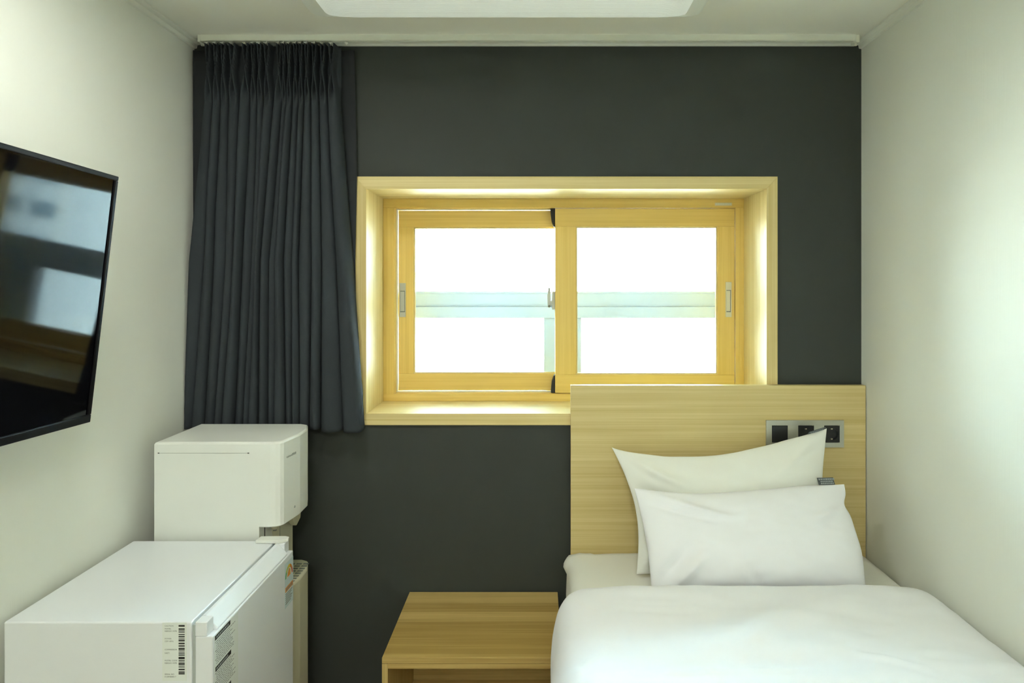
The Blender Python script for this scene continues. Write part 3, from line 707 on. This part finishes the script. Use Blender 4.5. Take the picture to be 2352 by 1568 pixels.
# ---------------------------------------------------------------- pillows
def pillow(name, TL, TR_, BL, BR_, tf, tb, m, label, seed, sag=(0, 0, 0, 0), creases=(), nu=90, nv=60):
    TL, TR_, BL, BR_ = map(Vector, (TL, TR_, BL, BR_))
    cen_ = (TL+TR_+BL+BR_)/4; ux = ((TR_+BR_)-(TL+BL)).normalized(); uv = ((TL+TR_)-(BL+BR_)).normalized()
    nr = uv.cross(ux).normalized()
    if nr.y > 0: nr = -nr          # towards the viewer
    root = thing(name, tuple(BL.lerp(BR_, 0.5)), label, 'pillow')
    b = MB()
    rows = []
    def pt(u, v, side):
        p = BL.lerp(BR_, u).lerp(TL.lerp(TR_, u), v)
        top, bot, lef, rig = sag
        # seams pull inwards between the corners
        p = p-uv*top(u)*sm(0.35, 1, v)+uv*bot(u)*sm(0.65, 0, v)+ux*lef(v)*sm(0.35, 0, u)-ux*rig(v)*sm(0.65, 1, u)
        a = max(0, 1-(2*u-1)**2); c_ = max(0, 1-(2*v-1)**2)
        th = (a**0.48)*(c_**0.50); base_ = tf if side > 0 else tb
        # belly sits low
        th *= 0.86+0.28*(1-v)
        h = base_*th
        if side > 0:
            wr = 0.0045*noise.noise(Vector((u*5+seed, v*4, seed)))+0.002*noise.noise(Vector((u*16+v*9, v*11-u*7, seed)))
            for (u0, v0, u1, v1, wdt, am) in creases: wr += 1.7*ridge(u, v*0.65, u0, v0*0.65, u1, v1*0.65, wdt, am)
            h += wr*min(1, th*1.6)
        e1 = min(v, 1-v)
        seam = 0.003*noise.noise(Vector((u*9, v*9, seed+3)))*(1-min(1, th*1.5))
        return p+nr*h*side+uv*seam
    for s_ in (1, -1):
        rows = []
        for j in range(nv+1):
            v = 0.5-0.5*math.cos(math.pi*j/nv); rows.append([pt(0.5-0.5*math.cos(math.pi*i/nu), v, s_) for i in range(nu+1)])
        if s_ < 0: rows = [list(reversed(r)) for r in rows]
        b.grid(rows, m)
    o = b.build('pillowcase', root, fix=False)
    bm = bmesh.new(); bm.from_mesh(o.data); bmesh.ops.remove_doubles(bm, verts=bm.verts, dist=0.0002); bmesh.ops.recalc_face_normals(bm, faces=bm.faces); bm.to_mesh(o.data); bm.free()
    return root, pt, ux, uv, nr
def pil_tag(root, a, c_, outv, ht, thick, lean):
    """woven maker tag sewn into the top seam, from a to c_"""
    ax = (c_-a).normalized(); n2 = ax.cross(outv).normalized()
    if n2.y > 0: n2 = -n2
    up_ = (outv*math.cos(lean)+n2*math.sin(lean)).normalized(); n3 = ax.cross(up_).normalized()
    if n3.y > 0: n3 = -n3
    L = (c_-a).length; b = MB()
    vs = [a+ax*u*L+up_*(v*ht)+n3*k for k in (0, thick) for (u, v) in ((0.04, -0.15), (1.02, -0.15), (0.98, 1), (0, 1))]
    b.add(vs, [(0, 1, 2, 3), (4, 5, 6, 7), (0, 1, 5, 4), (2, 3, 7, 6), (1, 2, 6, 5), (0, 3, 7, 4)], 'tag_grey')
    t = b.build('woven_tag', root, bevel=0.0003); t['label'] = 'dark grey woven tag with pale print'
    b = MB(); r9 = random.Random(2)
    for row_, (v0, v1) in enumerate(((0.68, 0.88), (0.40, 0.56), (0.12, 0.30))):
        u = 0.08 if row_ == 0 else 0.18
        while u < (0.92 if row_ else 0.95):
            wq = r9.uniform(0.05, 0.10)
            vs = [a+ax*(uu*L)+up_*(vv*ht)+n3*(thick+0.0003) for (uu, vv) in ((u, v0), (u+wq, v0), (u+wq, v1), (u, v1))]
            b.add(vs, [(0, 1, 2, 3)], 'tag_print'); u += wq+0.03
    b.build('tag_print', t)
# rear pillow
Yt, Yb2 = 2.190, 2.075
sags = (lambda u: 0.058*math.sin(math.pi*u**0.85)**1.0 if u < 1 else 0, lambda u: 0.010*math.sin(math.pi*u), lambda v: 0.040*math.sin(math.pi*v)+0.0, lambda v: 0.014*math.sin(math.pi*v))
TL = P(1405, 1027, Yt); TRp = P(1899, 983, Yt+0.01); BL = P(1462, 1332, Yb2-0.03); BRp = P(1892, 1330, Yb2-0.03)
BL.z = BRp.z = 0.541
pr, ptr, ux, uv, nr = pillow('pillow', TL, TRp, BL, BRp, 0.050, 0.040, 'cotton_warm', 'larger white pillow leaning on the headboard behind the other pillow', 1.3, sags,
    creases=((0.02, 0.98, 0.30, 0.72, 0.03, 0.012), (0.0, 0.7, 0.22, 0.55, 0.04, -0.008), (0.98, 0.98, 0.75, 0.75, 0.03, 0.008), (0.02, 0.05, 0.15, 0.3, 0.02, 0.008), (0.07, 0.0, 0.10, 0.22, 0.012, -0.010)))
pil_tag(pr, ptr(0.905, 1, 1), ptr(0.985, 1, 1), uv, 0.020, 0.001, 1.2)
# front pillow
Yt, Yb2 = 2.075, 1.925
sags = (lambda u: (0.016*math.sin(math.pi*u)+0.006*math.sin(2*math.pi*u)), lambda u: 0.006*math.sin(math.pi*u), lambda v: 0.010*math.sin(math.pi*v), lambda v: 0.014*math.exp(-((v-0.80)/0.08)**2)-0.010*math.exp(-((v-0.35)/0.2)**2))
TL = P(1457, 1122, Yt); TRp = P(1939, 1112, Yt+0.01); BL = P(1497, 1372, Yb2); BRp = P(1990, 1372, Yb2)
BL.z = BRp.z = 0.541
pf, ptf, ux, uv, nr = pillow('pillow', TL, TRp, BL, BRp, 0.066, 0.020, 'cotton_white', 'smaller white pillow in front leaning on the larger pillow', 4.7, sags,
    creases=((0.10, 0.95, 0.40, 0.70, 0.022, 0.010), (0.03, 0.85, 0.33, 0.66, 0.02, -0.007), (0.02, 0.05, 0.22, 0.45, 0.035, -0.012), (0.10, 0.02, 0.25, 0.30, 0.02, 0.010), (0.97, 0.78, 0.80, 0.66, 0.02, 0.006), (0.5, 0.0, 0.45, 0.2, 0.02, -0.004)))
pil_tag(pf, ptf(0.875, 1, 1), ptf(0.955, 1, 1), uv, 0.024, 0.001, 0.10)

# ---------------------------------------------------------------- power panel on the headboard
YP = 2.262
so = thing('outlet_panel', (0.97, YP, 0.957), 'brushed steel switch and socket panel mounted on the headboard', 'socket panel')
a0, a1 = P(1760, 0, YP-0.006).x, P(1938, 0, YP-0.006).x; c1, c0 = P(0, 965, YP-0.006).z, P(0, 1027, YP-0.006).z
sq = [(1772.5, 1809), (1833, 1869), (1892.5, 1928)]; s1, s0 = P(0, 976.5, YP-0.006).z, P(0, 1016, YP-0.006).z
b = MB(); xs = [a0]
for l_, r_ in sq: xs += [P(l_, 0, YP-0.006).x, P(r_, 0, YP-0.006).x]
xs.append(a1)
for i in range(0, 8, 2): b.box(xs[i], xs[i+1], YP-0.008, YP-0.0005, c0, c1, 'brushed_steel')
for i in range(1, 7, 2): b.box(xs[i], xs[i+1], YP-0.008, YP-0.0005, c0, s0, 'brushed_steel'); b.box(xs[i], xs[i+1], YP-0.008, YP-0.0005, s1, c1, 'brushed_steel')
b.build('face_plate', so)
b = MB(); b.box(xs[1]+0.0006, xs[2]-0.0006, YP-0.0098, YP-0.002, s0+0.0006, s1-0.0006, 'socket_black'); b.build('rocker_switch', so, bevel=0.001)
def socket(x0, x1):
    xc, zc = (x0+x1)/2, (s0+s1)/2; r = 0.0215; b = MB(); n_ = 40
    ci = [(xc+r*math.cos(2*math.pi*i/n_), zc+r*math.sin(2*math.pi*i/n_)) for i in range(n_)]
    hx, hz = (x1-x0)/2-0.0006, (s1-s0)/2-0.0006; sqp = []
    for i in range(n_):
        ca, sa = math.cos(2*math.pi*i/n_), math.sin(2*math.pi*i/n_); k = 1/max(abs(ca)/hx, abs(sa)/hz); sqp.append((xc+ca*k, zc+sa*k))
    rows_ = [[(x, YP-0.002, z) for x, z in sqp], [(x, YP-0.0095, z) for x, z in sqp], [(x, YP-0.0095, z) for x, z in ci], [(xc+(x-xc)*0.97, YP-0.001, zc+(z-zc)*0.97) for x, z in ci]]
    b.grid(rows_, 'socket_black', smooth=False, close=True); b.add([rows_[3][i] for i in range(n_)], [tuple(range(n_))], 'socket_black')
    o = b.build('socket', so)
    for dx in (-0.0095, 0.0095): MB().tube((xc+dx, YP-0.0012, zc), (xc+dx, YP-0.0020, zc), 0.0025, 'seal_dark').build('pin_hole', o)
    for dz in (-0.0185, 0.0185): MB().box(xc-0.003, xc+0.003, YP-0.0075, YP-0.001, zc+dz-0.002, zc+dz+0.002, 'pin_metal').build('earth_clip', o)
socket(xs[3], xs[4]); socket(xs[5], xs[6])

for o in bpy.data.objects:
    if '_o' in o: del o['_o']
